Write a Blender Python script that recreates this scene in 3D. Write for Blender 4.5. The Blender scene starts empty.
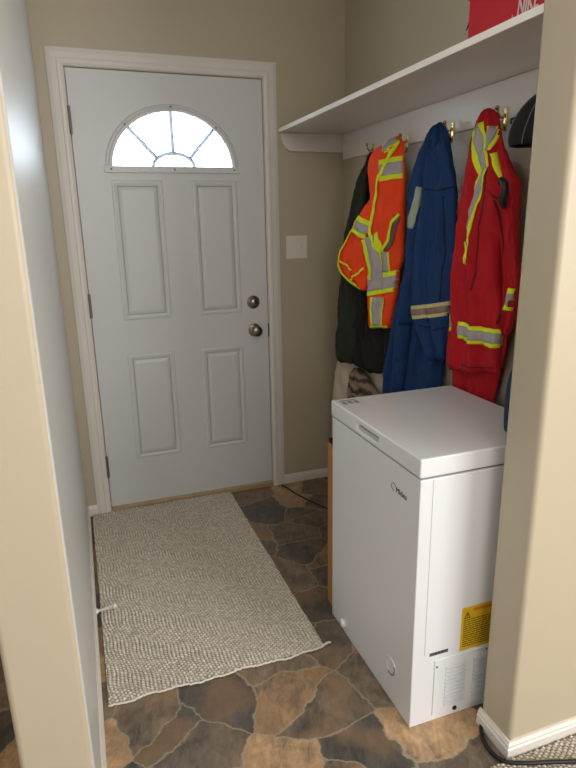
import bpy, bmesh, math, random
import numpy as np
from mathutils import Vector, Matrix, noise
from mathutils.bvhtree import BVHTree
from mathutils.geometry import tessellate_polygon
random.seed(7)
S = bpy.context.scene
COL = S.collection
R = math.radians
# ------------------------------------------------------------------ materials
def nmat(name):
    m = bpy.data.materials.new(name); m.use_nodes = True
    nt = m.node_tree; b = nt.nodes['Principled BSDF']
    return m, nt, b
def srgb(r, g, b):
    f = lambda c: ((c/255+.055)/1.055)**2.4 if c/255 > .04045 else c/255/12.92
    return (f(r), f(g), f(b), 1)
def mat(name, col, rough=.5, metal=0, var=.06, nscale=30, bump=0, bscale=200, coat=0, sheen=0):
    m, nt, b = nmat(name)
    b.inputs['Roughness'].default_value = rough; b.inputs['Metallic'].default_value = metal
    if coat: b.inputs['Coat Weight'].default_value = coat
    if sheen: b.inputs['Sheen Weight'].default_value = sheen
    tc = nt.nodes.new('ShaderNodeTexCoord')
    n = nt.nodes.new('ShaderNodeTexNoise'); n.inputs['Scale'].default_value = nscale; n.inputs['Detail'].default_value = 3
    nt.links.new(tc.outputs['Object'], n.inputs['Vector'])
    mx = nt.nodes.new('ShaderNodeMix'); mx.data_type = 'RGBA'
    c = srgb(*col)
    mx.inputs[6].default_value = tuple(v*(1-var) for v in c[:3])+(1,)
    mx.inputs[7].default_value = tuple(min(1, v*(1+var)) for v in c[:3])+(1,)
    nt.links.new(n.outputs['Fac'], mx.inputs[0]); nt.links.new(mx.outputs[2], b.inputs['Base Color'])
    if bump:
        n2 = nt.nodes.new('ShaderNodeTexNoise'); n2.inputs['Scale'].default_value = bscale; n2.inputs['Detail'].default_value = 4
        nt.links.new(tc.outputs['Object'], n2.inputs['Vector'])
        bp = nt.nodes.new('ShaderNodeBump'); bp.inputs['Strength'].default_value = bump; bp.inputs['Distance'].default_value = .002
        nt.links.new(n2.outputs['Fac'], bp.inputs['Height']); nt.links.new(bp.outputs['Normal'], b.inputs['Normal'])
    return m
M = {}
M['wall'] = mat('taupe wall paint', (188,176,152), .42, var=.02, nscale=3, bump=.12, bscale=350)
M['wall_pale'] = mat('pale grey semi-gloss wall face', (204,205,200), .36, var=.02, nscale=3, bump=.1, bscale=300)
M['ceil'] = mat('ceiling paint', (225,222,215), .8, var=.02)
M['trim'] = mat('white trim paint', (226,220,211), .35, var=.02, nscale=8)
M['shelf'] = mat('white shelf paint', (222,213,202), .28, var=.03, nscale=5)
M['edge'] = mat('shelf edge highlight', (250,247,240), .18, var=.01)  # highlight on the shelf edge put into a whiter colour
M['door'] = mat('white door paint', (214,215,213), .38, var=.015, nscale=6)
M['tan'] = mat('tan threshold wood', (176,148,104), .5, var=.15, nscale=25)
M['nickel'] = mat('brushed nickel', (150,143,132), .28, 1, var=.05)
M['bronze'] = mat('dark hinge metal', (128,124,120), .45, .8)
M['brass'] = mat('polished brass', (214,180,110), .25, 1)
M['dark'] = mat('dark recess', (25,23,22), .8)
M['plastic'] = mat('white switch plastic', (230,221,210), .35, var=.01)
M['freezer'] = mat('white enamel', (226,227,229), .3, var=.01, nscale=4, coat=.2)
M['gasket'] = mat('grey gasket', (120,120,120), .6)
M['ink'] = mat('dark print', (62,62,66), .5)
M['inkgrey'] = mat('grey print', (150,148,146), .5)
M['yellow'] = mat('yellow sticker', (216,176,28), .45, var=.05)
M['yelink'] = mat('brown sticker print', (110,82,18), .5)
M['orangeink'] = mat('orange sticker print', (205,120,20), .5)
M['louvre'] = mat('louvre shade', (190,192,197), .5)
M['fringe'] = mat('whitish yarn', (226,219,207), .9, var=.1, nscale=120)
M['card'] = mat('brown cardboard', (176,128,72), .8, var=.08, nscale=20)
M['card_in'] = mat('black packing foam', (28,26,26), .9)
M['red_box'] = mat('red card', (190,16,34), .45, var=.03)
M['white_ink'] = mat('white print', (214,200,196), .5)
M['black_cable'] = mat('black rubber', (18,18,18), .45)
M['stop'] = mat('white door stop', (235,230,222), .35)
M['blackcap'] = mat('black cap cotton', (22,23,26), .8, bump=.5, bscale=500)
M['piping'] = mat('grey piping', (120,122,128), .6)
def fabric(name, col, var=.12, rough=.85, bump=.35): return mat(name, col, rough, var=var, nscale=14, bump=bump, bscale=700)
M['orange'] = fabric('orange mesh fabric', (255,74,18), .08)
M['lime'] = fabric('lime tape', (232,243,44), .04)
M['silver'] = mat('silver reflective tape', (172,165,165), .5, .05, var=.08, nscale=20)
M['creamtape'] = fabric('cream tape', (206,196,130), .1)
M['browntape'] = mat('faded silver tape', (140,116,108), .5, .1)
M['palegreen'] = mat('worn grey green tape', (150,164,140), .5)
M['blue'] = fabric('navy blue cotton', (9,52,102), .2)
M['blue_dark'] = fabric('dark blue seam', (6,24,56), .2)
M['red_dark'] = fabric('dark red seam', (104,4,16), .18)
M['navy'] = fabric('dark blue denim', (38,58,84), .15)
M['red'] = fabric('red cotton', (182,6,24), .18)
M['black'] = fabric('black fleece', (20,20,21), .2)
M['olive'] = fabric('dark olive fabric', (40,44,34), .2)
M['lining'] = fabric('brown grey lining', (112,86,66), .2)
M['cream'] = fabric('cream cloth', (214,200,184), .1)
def scarf_mat():
    m, nt, b = nmat('brown knit with paler bands'); b.inputs['Roughness'].default_value = .9
    tc = nt.nodes.new('ShaderNodeTexCoord'); w = nt.nodes.new('ShaderNodeTexWave')
    w.wave_type = 'BANDS'; w.bands_direction = 'Z'; w.inputs['Scale'].default_value = 7; w.inputs['Distortion'].default_value = 7; w.inputs['Detail'].default_value = 2
    w.inputs['Detail Scale'].default_value = 1.5
    nt.links.new(tc.outputs['Object'], w.inputs['Vector'])
    cr = nt.nodes.new('ShaderNodeValToRGB'); e = cr.color_ramp.elements
    e[0].color = srgb(84,66,54); e[0].position = .2; e[1].color = srgb(150,130,112); e[1].position = .75
    nt.links.new(w.outputs['Fac'], cr.inputs[0]); nt.links.new(cr.outputs[0], b.inputs['Base Color'])
    return m
M['scarf'] = scarf_mat()
def floor_mat():
    m, nt, b = nmat('slate pattern vinyl'); N = nt.nodes.new; Lk = nt.links.new
    tc = N('ShaderNodeTexCoord'); mp = N('ShaderNodeMapping'); mp.inputs['Rotation'].default_value = (0,0,.35); mp.inputs['Location'].default_value = (3.37,1.2,0)
    Lk(tc.outputs['Object'], mp.inputs[0])
    dn = N('ShaderNodeTexNoise'); dn.inputs['Scale'].default_value = 5; dn.inputs['Detail'].default_value = 5; dn.inputs['Roughness'].default_value = .6
    Lk(mp.outputs[0], dn.inputs['Vector'])
    sb = N('ShaderNodeVectorMath'); sb.operation = 'SUBTRACT'; sb.inputs[1].default_value = (.5,.5,.5); Lk(dn.outputs['Color'], sb.inputs[0])
    sc = N('ShaderNodeVectorMath'); sc.operation = 'SCALE'; sc.inputs['Scale'].default_value = .13; Lk(sb.outputs[0], sc.inputs[0])
    ad = N('ShaderNodeVectorMath'); ad.operation = 'ADD'; Lk(mp.outputs[0], ad.inputs[0]); Lk(sc.outputs[0], ad.inputs[1])
    v1 = N('ShaderNodeTexVoronoi'); v1.feature = 'F1'; v1.inputs['Scale'].default_value = 5.2; v1.voronoi_dimensions='2D'
    v2 = N('ShaderNodeTexVoronoi'); v2.feature = 'DISTANCE_TO_EDGE'; v2.inputs['Scale'].default_value = 5.2; v2.voronoi_dimensions='2D'
    Lk(ad.outputs[0], v1.inputs['Vector']); Lk(ad.outputs[0], v2.inputs['Vector'])
    sep = N('ShaderNodeSeparateColor'); Lk(v1.outputs['Color'], sep.inputs[0])
    cr = N('ShaderNodeValToRGB'); cr.color_ramp.interpolation = 'CONSTANT'; e = cr.color_ramp.elements
    cols = [(0,(108,98,86)),(.2,(122,109,94)),(.38,(84,80,76)),(.50,(138,116,92)),(.62,(112,103,92)),(.76,(176,148,116)),(.88,(88,85,78))]
    e[0].position = 0; e[0].color = srgb(*cols[0][1]); e[1].position = cols[1][0]; e[1].color = srgb(*cols[1][1])
    for p, c in cols[2:]:
        x = e.new(p); x.color = srgb(*c)
    Lk(sep.outputs[0], cr.inputs[0])
    # within-stone streaks, offset per stone
    off = N('ShaderNodeVectorMath'); off.operation = 'SCALE'; off.inputs['Scale'].default_value = 9; Lk(v1.outputs['Color'], off.inputs[0])
    ad2 = N('ShaderNodeVectorMath'); ad2.operation = 'ADD'; Lk(mp.outputs[0], ad2.inputs[0]); Lk(off.outputs[0], ad2.inputs[1])
    n1 = N('ShaderNodeTexNoise'); n1.inputs['Scale'].default_value = 8; n1.inputs['Detail'].default_value = 8; n1.inputs['Roughness'].default_value = .7; n1.inputs['Distortion'].default_value = 1.2
    Lk(ad2.outputs[0], n1.inputs['Vector'])
    r1 = N('ShaderNodeValToRGB'); r1.color_ramp.elements[0].position = .36; r1.color_ramp.elements[0].color = (.42,.43,.47,1)
    r1.color_ramp.elements[1].position = .64; r1.color_ramp.elements[1].color = (1.7,1.56,1.38,1); nf_ = N('ShaderNodeTexNoise'); nf_.inputs['Scale'].default_value = 38; nf_.inputs['Detail'].default_value = 6; nf_.inputs['Roughness'].default_value = .75; nf_.inputs['Distortion'].default_value = .6
    st_ = N('ShaderNodeMapping'); st_.inputs['Scale'].default_value = (1,.35,1); st_.inputs['Rotation'].default_value = (0,0,.6); Lk(ad2.outputs[0], st_.inputs[0]); Lk(st_.outputs[0], nf_.inputs['Vector'])
    av = N('ShaderNodeMix'); av.inputs[0].default_value = .5; Lk(n1.outputs['Fac'], av.inputs[2]); Lk(nf_.outputs['Fac'], av.inputs[3]); Lk(av.outputs[0], r1.inputs[0])
    mu = N('ShaderNodeMix'); mu.data_type = 'RGBA'; mu.blend_type = 'MULTIPLY'; mu.inputs[0].default_value = 1
    Lk(cr.outputs[0], mu.inputs[6]); Lk(r1.outputs[0], mu.inputs[7])
    # rust patches
    n3 = N('ShaderNodeTexNoise'); n3.inputs['Scale'].default_value = 4; n3.inputs['Detail'].default_value = 4; Lk(ad2.outputs[0], n3.inputs['Vector'])
    r3 = N('ShaderNodeValToRGB'); r3.color_ramp.elements[0].position = .5; r3.color_ramp.elements[0].color = (0,0,0,1); r3.color_ramp.elements[1].position = .62; r3.color_ramp.elements[1].color = (.42,.42,.42,1)
    Lk(n3.outputs['Fac'], r3.inputs[0])
    ru = N('ShaderNodeMix'); ru.data_type = 'RGBA'; Lk(r3.outputs[0], ru.inputs[0]); Lk(mu.outputs[2], ru.inputs[6]); ru.inputs[7].default_value = srgb(160,124,88)
    # grout
    g = N('ShaderNodeValToRGB'); g.color_ramp.elements[0].position = .006; g.color_ramp.elements[0].color = (.7,.7,.7,1); g.color_ramp.elements[1].position = .024; g.color_ramp.elements[1].color = (0,0,0,1)
    Lk(v2.outputs['Distance'], g.inputs[0])
    gm = N('ShaderNodeMix'); gm.data_type = 'RGBA'; Lk(g.outputs[0], gm.inputs[0]); Lk(ru.outputs[2], gm.inputs[6]); gm.inputs[7].default_value = srgb(166,156,134)
    Lk(gm.outputs[2], b.inputs['Base Color']); b.inputs['Roughness'].default_value = .38
    bp = N('ShaderNodeBump'); bp.inputs['Strength'].default_value = .35; bp.inputs['Distance'].default_value = .004
    Lk(n1.outputs['Fac'], bp.inputs['Height']); Lk(bp.outputs['Normal'], b.inputs['Normal'])
    return m
M['floor'] = floor_mat()
def loop_mat(zlo, zhi):
    m, nt, b = nmat('beige berber loops'); N = nt.nodes.new; Lk = nt.links.new
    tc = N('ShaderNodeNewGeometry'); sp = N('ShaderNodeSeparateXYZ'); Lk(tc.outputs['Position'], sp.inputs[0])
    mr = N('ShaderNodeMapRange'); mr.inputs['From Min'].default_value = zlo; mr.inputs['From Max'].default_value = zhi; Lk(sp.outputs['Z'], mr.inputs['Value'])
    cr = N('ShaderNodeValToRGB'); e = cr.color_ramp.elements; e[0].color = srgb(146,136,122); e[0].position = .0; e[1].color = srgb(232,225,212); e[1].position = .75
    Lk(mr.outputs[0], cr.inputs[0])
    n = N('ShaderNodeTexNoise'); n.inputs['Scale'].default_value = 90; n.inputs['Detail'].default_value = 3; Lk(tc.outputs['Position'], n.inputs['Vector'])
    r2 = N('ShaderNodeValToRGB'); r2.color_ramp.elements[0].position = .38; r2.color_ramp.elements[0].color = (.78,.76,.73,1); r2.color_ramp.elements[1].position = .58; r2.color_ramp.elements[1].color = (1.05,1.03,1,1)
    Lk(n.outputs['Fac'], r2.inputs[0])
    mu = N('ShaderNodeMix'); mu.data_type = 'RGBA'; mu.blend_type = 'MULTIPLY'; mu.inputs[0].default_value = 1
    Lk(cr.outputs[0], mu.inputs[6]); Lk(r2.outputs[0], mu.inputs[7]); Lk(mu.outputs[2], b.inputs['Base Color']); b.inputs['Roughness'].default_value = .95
    return m
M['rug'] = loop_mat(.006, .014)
def muntin_mat():
    m, nt, b = nmat('thin white plastic bars'); b.inputs['Base Color'].default_value = srgb(225,228,232); b.inputs['Roughness'].default_value = .4
    t = nt.nodes.new('ShaderNodeBsdfTranslucent'); t.inputs[0].default_value = (.55,.58,.62,1)
    x = nt.nodes.new('ShaderNodeMixShader'); x.inputs[0].default_value = .5
    nt.links.new(b.outputs[0], x.inputs[1]); nt.links.new(t.outputs[0], x.inputs[2]); nt.links.new(x.outputs[0], nt.nodes['Material Output'].inputs[0]); return m
M['muntin'] = muntin_mat()
def glass_mat():
    m, nt, b = nmat('window glass'); b.inputs['Base Color'].default_value = (.95,.97,1,1)
    b.inputs['Transmission Weight'].default_value = 1; b.inputs['Roughness'].default_value = .02; b.inputs['IOR'].default_value = 1.05
    return m
M['glass'] = glass_mat()
# ------------------------------------------------------------------ helpers
def tag(o, label=None, cat=None, group=None, kind=None):
    if label: o['label'] = label
    if cat: o['category'] = cat
    if group: o['group'] = group
    if kind: o['kind'] = kind
    return o
def wloc(o):
    v = Vector((0,0,0))
    while o: v += o.location; o = o.parent
    return v
def empty(name, loc, label, cat, group=None, kind=None):
    o = bpy.data.objects.new(name, None); o.location = loc; o.empty_display_size = .05; COL.objects.link(o)
    return tag(o, label, cat, group, kind)
def link(name, me, m, parent=None, smooth=False, bevel=0, seg=2):
    o = bpy.data.objects.new(name, me); COL.objects.link(o)
    if m: me.materials.append(m)
    if parent:
        off = wloc(parent); me.transform(Matrix.Translation(-off)); o.parent = parent
    else:
        xs = [v.co for v in me.vertices]
        c = Vector(((min(v.x for v in xs)+max(v.x for v in xs))/2, (min(v.y for v in xs)+max(v.y for v in xs))/2, min(v.z for v in xs)))
        me.transform(Matrix.Translation(-c)); o.location = c
    if smooth:
        for p in me.polygons: p.use_smooth = True
    if bevel:
        b = o.modifiers.new('bevel', 'BEVEL'); b.width = bevel; b.segments = seg; b.limit_method = 'ANGLE'; b.angle_limit = R(40)
        for p in me.polygons: p.use_smooth = True
        w = o.modifiers.new('wn', 'WEIGHTED_NORMAL'); w.keep_sharp = True
    return o
def pyd(name, vs, fs, m, parent=None, smooth=False, bevel=0, seg=2):
    me = bpy.data.meshes.new(name); me.from_pydata([tuple(v) for v in vs], [], fs); me.validate()
    bm = bmesh.new(); bm.from_mesh(me); bmesh.ops.recalc_face_normals(bm, faces=bm.faces); bm.to_mesh(me); bm.free()
    return link(name, me, m, parent, smooth, bevel, seg)
class MB:
    def __init__(s): s.v = []; s.f = []
    def box(s, x0, x1, y0, y1, z0, z1):
        n = len(s.v); s.v += [(x,y,z) for z in (z0,z1) for y in (y0,y1) for x in (x0,x1)]
        s.f += [tuple(n+i for i in q) for q in ((0,2,3,1),(4,5,7,6),(0,1,5,4),(2,6,7,3),(0,4,6,2),(1,3,7,5))]; return s
    def tube(s, pts, r, seg=10, cap=True):
        pts = [Vector(p) for p in pts]; rs = r if isinstance(r, (list,tuple)) else [r]*len(pts); n0 = len(s.v)
        up = None
        for i, p in enumerate(pts):
            t = (pts[min(i+1,len(pts)-1)]-pts[max(i-1,0)]).normalized()
            a = t.cross(Vector((0,0,1)) if abs(t.z) < .95 else Vector((1,0,0))).normalized() if up is None else (up-t*up.dot(t)).normalized()
            up = a; b = t.cross(a)
            for k in range(seg):
                q = p+(a*math.cos(2*math.pi*k/seg)+b*math.sin(2*math.pi*k/seg))*rs[i]; s.v.append(tuple(q))
        for i in range(len(pts)-1):
            for k in range(seg):
                s.f.append((n0+i*seg+k, n0+i*seg+(k+1)%seg, n0+(i+1)*seg+(k+1)%seg, n0+(i+1)*seg+k))
        if cap: s.f.append(tuple(n0+k for k in range(seg))); s.f.append(tuple(n0+(len(pts)-1)*seg+k for k in range(seg)))
        return s
    def lathe(s, c, axis, prof, seg=24):      # prof: (distance along axis, radius)
        c = Vector(c); ax = Vector(axis).normalized(); a = ax.orthogonal().normalized(); b = ax.cross(a); n0 = len(s.v)
        for d, r in prof:
            for k in range(seg):
                t = 2*math.pi*k/seg; s.v.append(tuple(c+ax*d+(a*math.cos(t)+b*math.sin(t))*max(r,1e-5)))
        for i in range(len(prof)-1):
            for k in range(seg):
                s.f.append((n0+i*seg+k, n0+i*seg+(k+1)%seg, n0+(i+1)*seg+(k+1)%seg, n0+(i+1)*seg+k))
        s.f.append(tuple(n0+k for k in range(seg))); s.f.append(tuple(n0+(len(prof)-1)*seg+k for k in range(seg)))
        return s
    def prism(s, loops, fn, d0, d1):          # 2D loops (outer, holes...) mapped by fn(a, b, d)
        flat = [p for l in loops for p in l]; n0 = len(s.v); N = len(flat)
        tris = tessellate_polygon([[Vector((p[0],p[1],0)) for p in l] for l in loops])
        s.v += [fn(p[0],p[1],d0) for p in flat]+[fn(p[0],p[1],d1) for p in flat]
        for t in tris: s.f.append(tuple(n0+i for i in t)); s.f.append(tuple(n0+N+i for i in reversed(t)))
        k = 0
        for l in loops:
            m_ = len(l)
            for i in range(m_):
                a, b = k+i, k+(i+1)%m_; s.f.append((n0+a, n0+b, n0+N+b, n0+N+a))
            k += m_
        return s
    def build(s, name, m, parent=None, **k): return pyd(name, s.v, s.f, m, parent, **k)
XZ = lambda y: (lambda a, b, d: (a, y+d, b))
def sweep_profile(mb, path, prof):            # baseboard moulding: prof (out, z) swept along an XY path; out is to the left-hand normal
    n0 = len(mb.v); P_ = [Vector((p[0],p[1])) for p in path]; m_ = len(prof)
    for i, p in enumerate(P_):
        d1 = (P_[i]-P_[i-1]).normalized() if i > 0 else (P_[1]-P_[0]).normalized()
        d2 = (P_[i+1]-P_[i]).normalized() if i < len(P_)-1 else d1
        n1, n2 = Vector((-d1.y,d1.x)), Vector((-d2.y,d2.x)); b = (n1+n2); b = b/ b.length_squared*2 if b.length > 1e-6 else n1
        for o, z in prof: mb.v.append((p.x+b.x*o, p.y+b.y*o, z))
    for i in range(len(P_)-1):
        for k in range(m_):
            mb.f.append((n0+i*m_+k, n0+i*m_+(k+1)%m_, n0+(i+1)*m_+(k+1)%m_, n0+(i+1)*m_+k))
    mb.f.append(tuple(n0+k for k in range(m_))); mb.f.append(tuple(n0+(len(P_)-1)*m_+k for k in range(m_)))
    return mb
def text(name, body, m, parent, size, origin, right, up, depth=.0006, shear=0, bold=0, xs=1):
    cu = bpy.data.curves.new(name, 'FONT'); cu.body = body; cu.size = size; cu.extrude = depth; cu.shear = shear; cu.offset = bold
    t = bpy.data.objects.new(name+'_tmp', cu); COL.objects.link(t)
    dg = bpy.context.evaluated_depsgraph_get(); me = bpy.data.meshes.new_from_object(t.evaluated_get(dg))
    bpy.data.objects.remove(t)
    r, u = Vector(right).normalized(), Vector(up).normalized(); n = r.cross(u)
    mx = Matrix((r*xs, u, n)).transposed().to_4x4(); mx.translation = Vector(origin)
    me.transform(mx); me.materials.clear(); return link(name, me, m, parent)
# outlines of the hanging clothes: local (sideways, height) in metres
FR={'vest': ((1.18, -0.64), 25), 'jacket': ((1.195, -0.3), 8), 'cloth': ((1.2, -0.15), 10), 'blue': ((1.226, -0.93), 20), 'red': ((1.235, -1.24), 5), 'cap': ((1.17, -1.46), 25), 'blue2': ((1.06, -1.6), 25)}
PC={
 'vest_body':{'fr': 'vest', 'off': 0.02, 'L': [(0.058, 1.732), (0.025, 1.725), (0.001, 1.709), (-0.033, 1.701), (-0.067, 1.674), (-0.082, 1.644), (-0.072, 1.59), (-0.064, 1.515), (-0.057, 1.439), (-0.076, 1.359), (-0.101, 1.288), (-0.078, 1.213), (-0.065, 1.137), (-0.07, 1.094), (-0.056, 0.964)], 'R': [(0.071, 1.731), (0.085, 1.719), (0.095, 1.707), (0.099, 1.678), (0.104, 1.605), (0.113, 1.492), (0.115, 1.339), (0.114, 1.253), (0.097, 1.22), (0.095, 1.126), (0.082, 1.076), (0.065, 0.977)]},
 'vest_flap':{'fr': 'vest', 'off': 0.01, 'L': [(-0.076, 1.5), (-0.133, 1.428), (-0.188, 1.345), (-0.229, 1.289), (-0.247, 1.232), (-0.228, 1.193), (-0.17, 1.156), (-0.106, 1.125)], 'R': [(-0.031, 1.498), (-0.05, 1.439), (-0.063, 1.358), (-0.067, 1.296), (-0.065, 1.212), (-0.069, 1.153), (-0.084, 1.122)]},
 'jacket_body':{'fr': 'jacket', 'off': 0.02, 'L': [(0.156, 1.701), (0.142, 1.678), (0.098, 1.624), (0.076, 1.55), (0.047, 1.421), (0.025, 1.286), (-0.006, 1.05), (-0.011, 0.853), (0.035, 0.751), (0.112, 0.746), (0.187, 0.733)], 'R': [(0.203, 1.696), (0.261, 1.659), (0.319, 1.576), (0.366, 1.417), (0.388, 1.257), (0.397, 1.091), (0.378, 0.916), (0.358, 0.76)]},
 'jacket_sleeve':{'fr': 'jacket', 'off': 0.05, 'L': [(0.185, 1.665), (0.142, 1.608), (0.104, 1.573), (0.083, 1.477), (0.06, 1.399), (0.011, 1.323), (-0.021, 1.074), (-0.038, 0.931), (-0.056, 0.863), (-0.037, 0.75)], 'R': [(0.204, 1.651), (0.191, 1.584), (0.179, 1.503), (0.167, 1.377), (0.148, 1.247), (0.12, 1.065), (0.124, 0.925), (0.118, 0.828), (0.085, 0.754)]},
 'cloth':{'fr': 'cloth', 'off': 0.01, 'L': [(0.121, 0.81), (0.006, 0.774), (-0.021, 0.651), (-0.049, 0.495), (-0.058, 0.227), (-0.058, 0.078)], 'R': [(0.349, 0.825), (0.408, 0.807), (0.412, 0.704), (0.417, 0.608), (0.423, 0.461), (0.425, 0.412)]},
 'scarf':{'fr': 'cloth', 'off': 0.062, 'L': [(0.216, 0.729), (0.203, 0.711), (0.195, 0.704), (0.188, 0.652), (0.172, 0.591), (0.172, 0.545)], 'R': [(0.265, 0.738), (0.29, 0.723), (0.306, 0.712), (0.376, 0.674), (0.421, 0.647), (0.423, 0.609)]},
 'blue_body':{'fr': 'blue', 'off': 0.02, 'L': [(0.018, 1.744), (-0.02, 1.731), (-0.032, 1.702), (-0.06, 1.658), (-0.083, 1.606), (-0.103, 1.532), (-0.107, 1.427), (-0.107, 1.32), (-0.108, 1.278), (-0.119, 1.181), (-0.135, 1.081), (-0.153, 1.006)], 'R': [(0.027, 1.745), (0.045, 1.726), (0.068, 1.685), (0.088, 1.6), (0.104, 1.541), (0.112, 1.488), (0.12, 1.31), (0.12, 1.131), (0.109, 1.037)]},
 'blue_leg1':{'fr': 'blue', 'off': 0.0, 'L': [(-0.128, 1.246), (-0.135, 1.179), (-0.152, 1.078), (-0.188, 0.937), (-0.221, 0.762), (-0.229, 0.667), (-0.237, 0.55)], 'R': [(-0.076, 1.247), (-0.072, 1.182), (-0.072, 1.084), (-0.086, 0.95), (-0.1, 0.823), (-0.11, 0.692), (-0.116, 0.58)]},
 'blue_leg2':{'fr': 'blue', 'off': -0.01, 'L': [(-0.087, 1.247), (-0.08, 1.111), (-0.087, 0.95), (-0.107, 0.821), (-0.117, 0.69), (-0.123, 0.577)], 'R': [(0.082, 1.253), (0.086, 1.125), (0.075, 0.952), (0.068, 0.851), (0.066, 0.729), (0.067, 0.625)]},
 'blue_sleeve':{'fr': 'blue', 'off': 0.06, 'L': [(0.011, 1.652), (-0.012, 1.588), (-0.013, 1.527), (-0.022, 1.433), (-0.04, 1.326), (-0.048, 1.197), (-0.045, 1.094), (-0.022, 1.012), (0.021, 0.953), (0.05, 0.897)], 'R': [(0.07, 1.685), (0.099, 1.612), (0.125, 1.532), (0.135, 1.447), (0.142, 1.346), (0.142, 1.225), (0.137, 1.1), (0.132, 0.989), (0.125, 0.915)]},
 'red_body':{'fr': 'red', 'off': 0.02, 'L': [(-0.033, 1.743), (-0.047, 1.739), (-0.072, 1.716), (-0.089, 1.674), (-0.093, 1.644), (-0.108, 1.572), (-0.125, 1.488), (-0.136, 1.32), (-0.142, 1.289), (-0.145, 1.154), (-0.148, 1.024), (-0.149, 0.922), (-0.137, 0.885)], 'R': [(-0.016, 1.745), (0.002, 1.738), (0.025, 1.715), (0.047, 1.651), (0.069, 1.592), (0.093, 1.541), (0.102, 1.457), (0.121, 1.393), (0.121, 1.327), (0.131, 1.2), (0.137, 1.069), (0.129, 0.992), (0.121, 0.941)]},
 'red_leg':{'fr': 'red', 'off': -0.005, 'L': [(-0.159, 0.99), (-0.144, 0.88), (-0.14, 0.824), (-0.129, 0.768), (-0.117, 0.693)], 'R': [(0.103, 1.034), (0.093, 0.921), (0.071, 0.822), (0.065, 0.748), (0.058, 0.672)]},
 'red_sleeve':{'fr': 'red', 'off': 0.035, 'L': [(-0.041, 1.536), (-0.068, 1.429), (-0.087, 1.315), (-0.081, 1.182), (-0.071, 1.079), (-0.074, 0.991), (-0.076, 0.896)], 'R': [(0.019, 1.561), (0.059, 1.471), (0.084, 1.351), (0.109, 1.199), (0.122, 1.074), (0.125, 1.009), (0.129, 0.931)]},
 'red_arm':{'fr': 'red', 'off': 0.045, 'L': [(0.058, 1.615), (0.08, 1.562), (0.102, 1.512), (0.116, 1.454), (0.124, 1.382), (0.134, 1.293), (0.144, 1.203), (0.148, 1.127), (0.146, 1.063)], 'R': [(0.077, 1.627), (0.095, 1.589), (0.128, 1.547), (0.16, 1.514), (0.154, 1.481), (0.15, 1.396), (0.162, 1.324), (0.191, 1.207), (0.174, 1.132), (0.163, 1.065)]},
 'blue2':{'fr': 'blue2', 'off': 0.0, 'L': [(0.015, 1.127), (0.004, 1.065), (-0.0, 1.014), (-0.013, 0.968), (-0.013, 0.925), (-0.008, 0.831)], 'R': [(0.078, 1.133), (0.083, 1.075), (0.088, 1.027), (0.092, 0.986), (0.094, 0.945), (0.099, 0.832)]},
}
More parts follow.
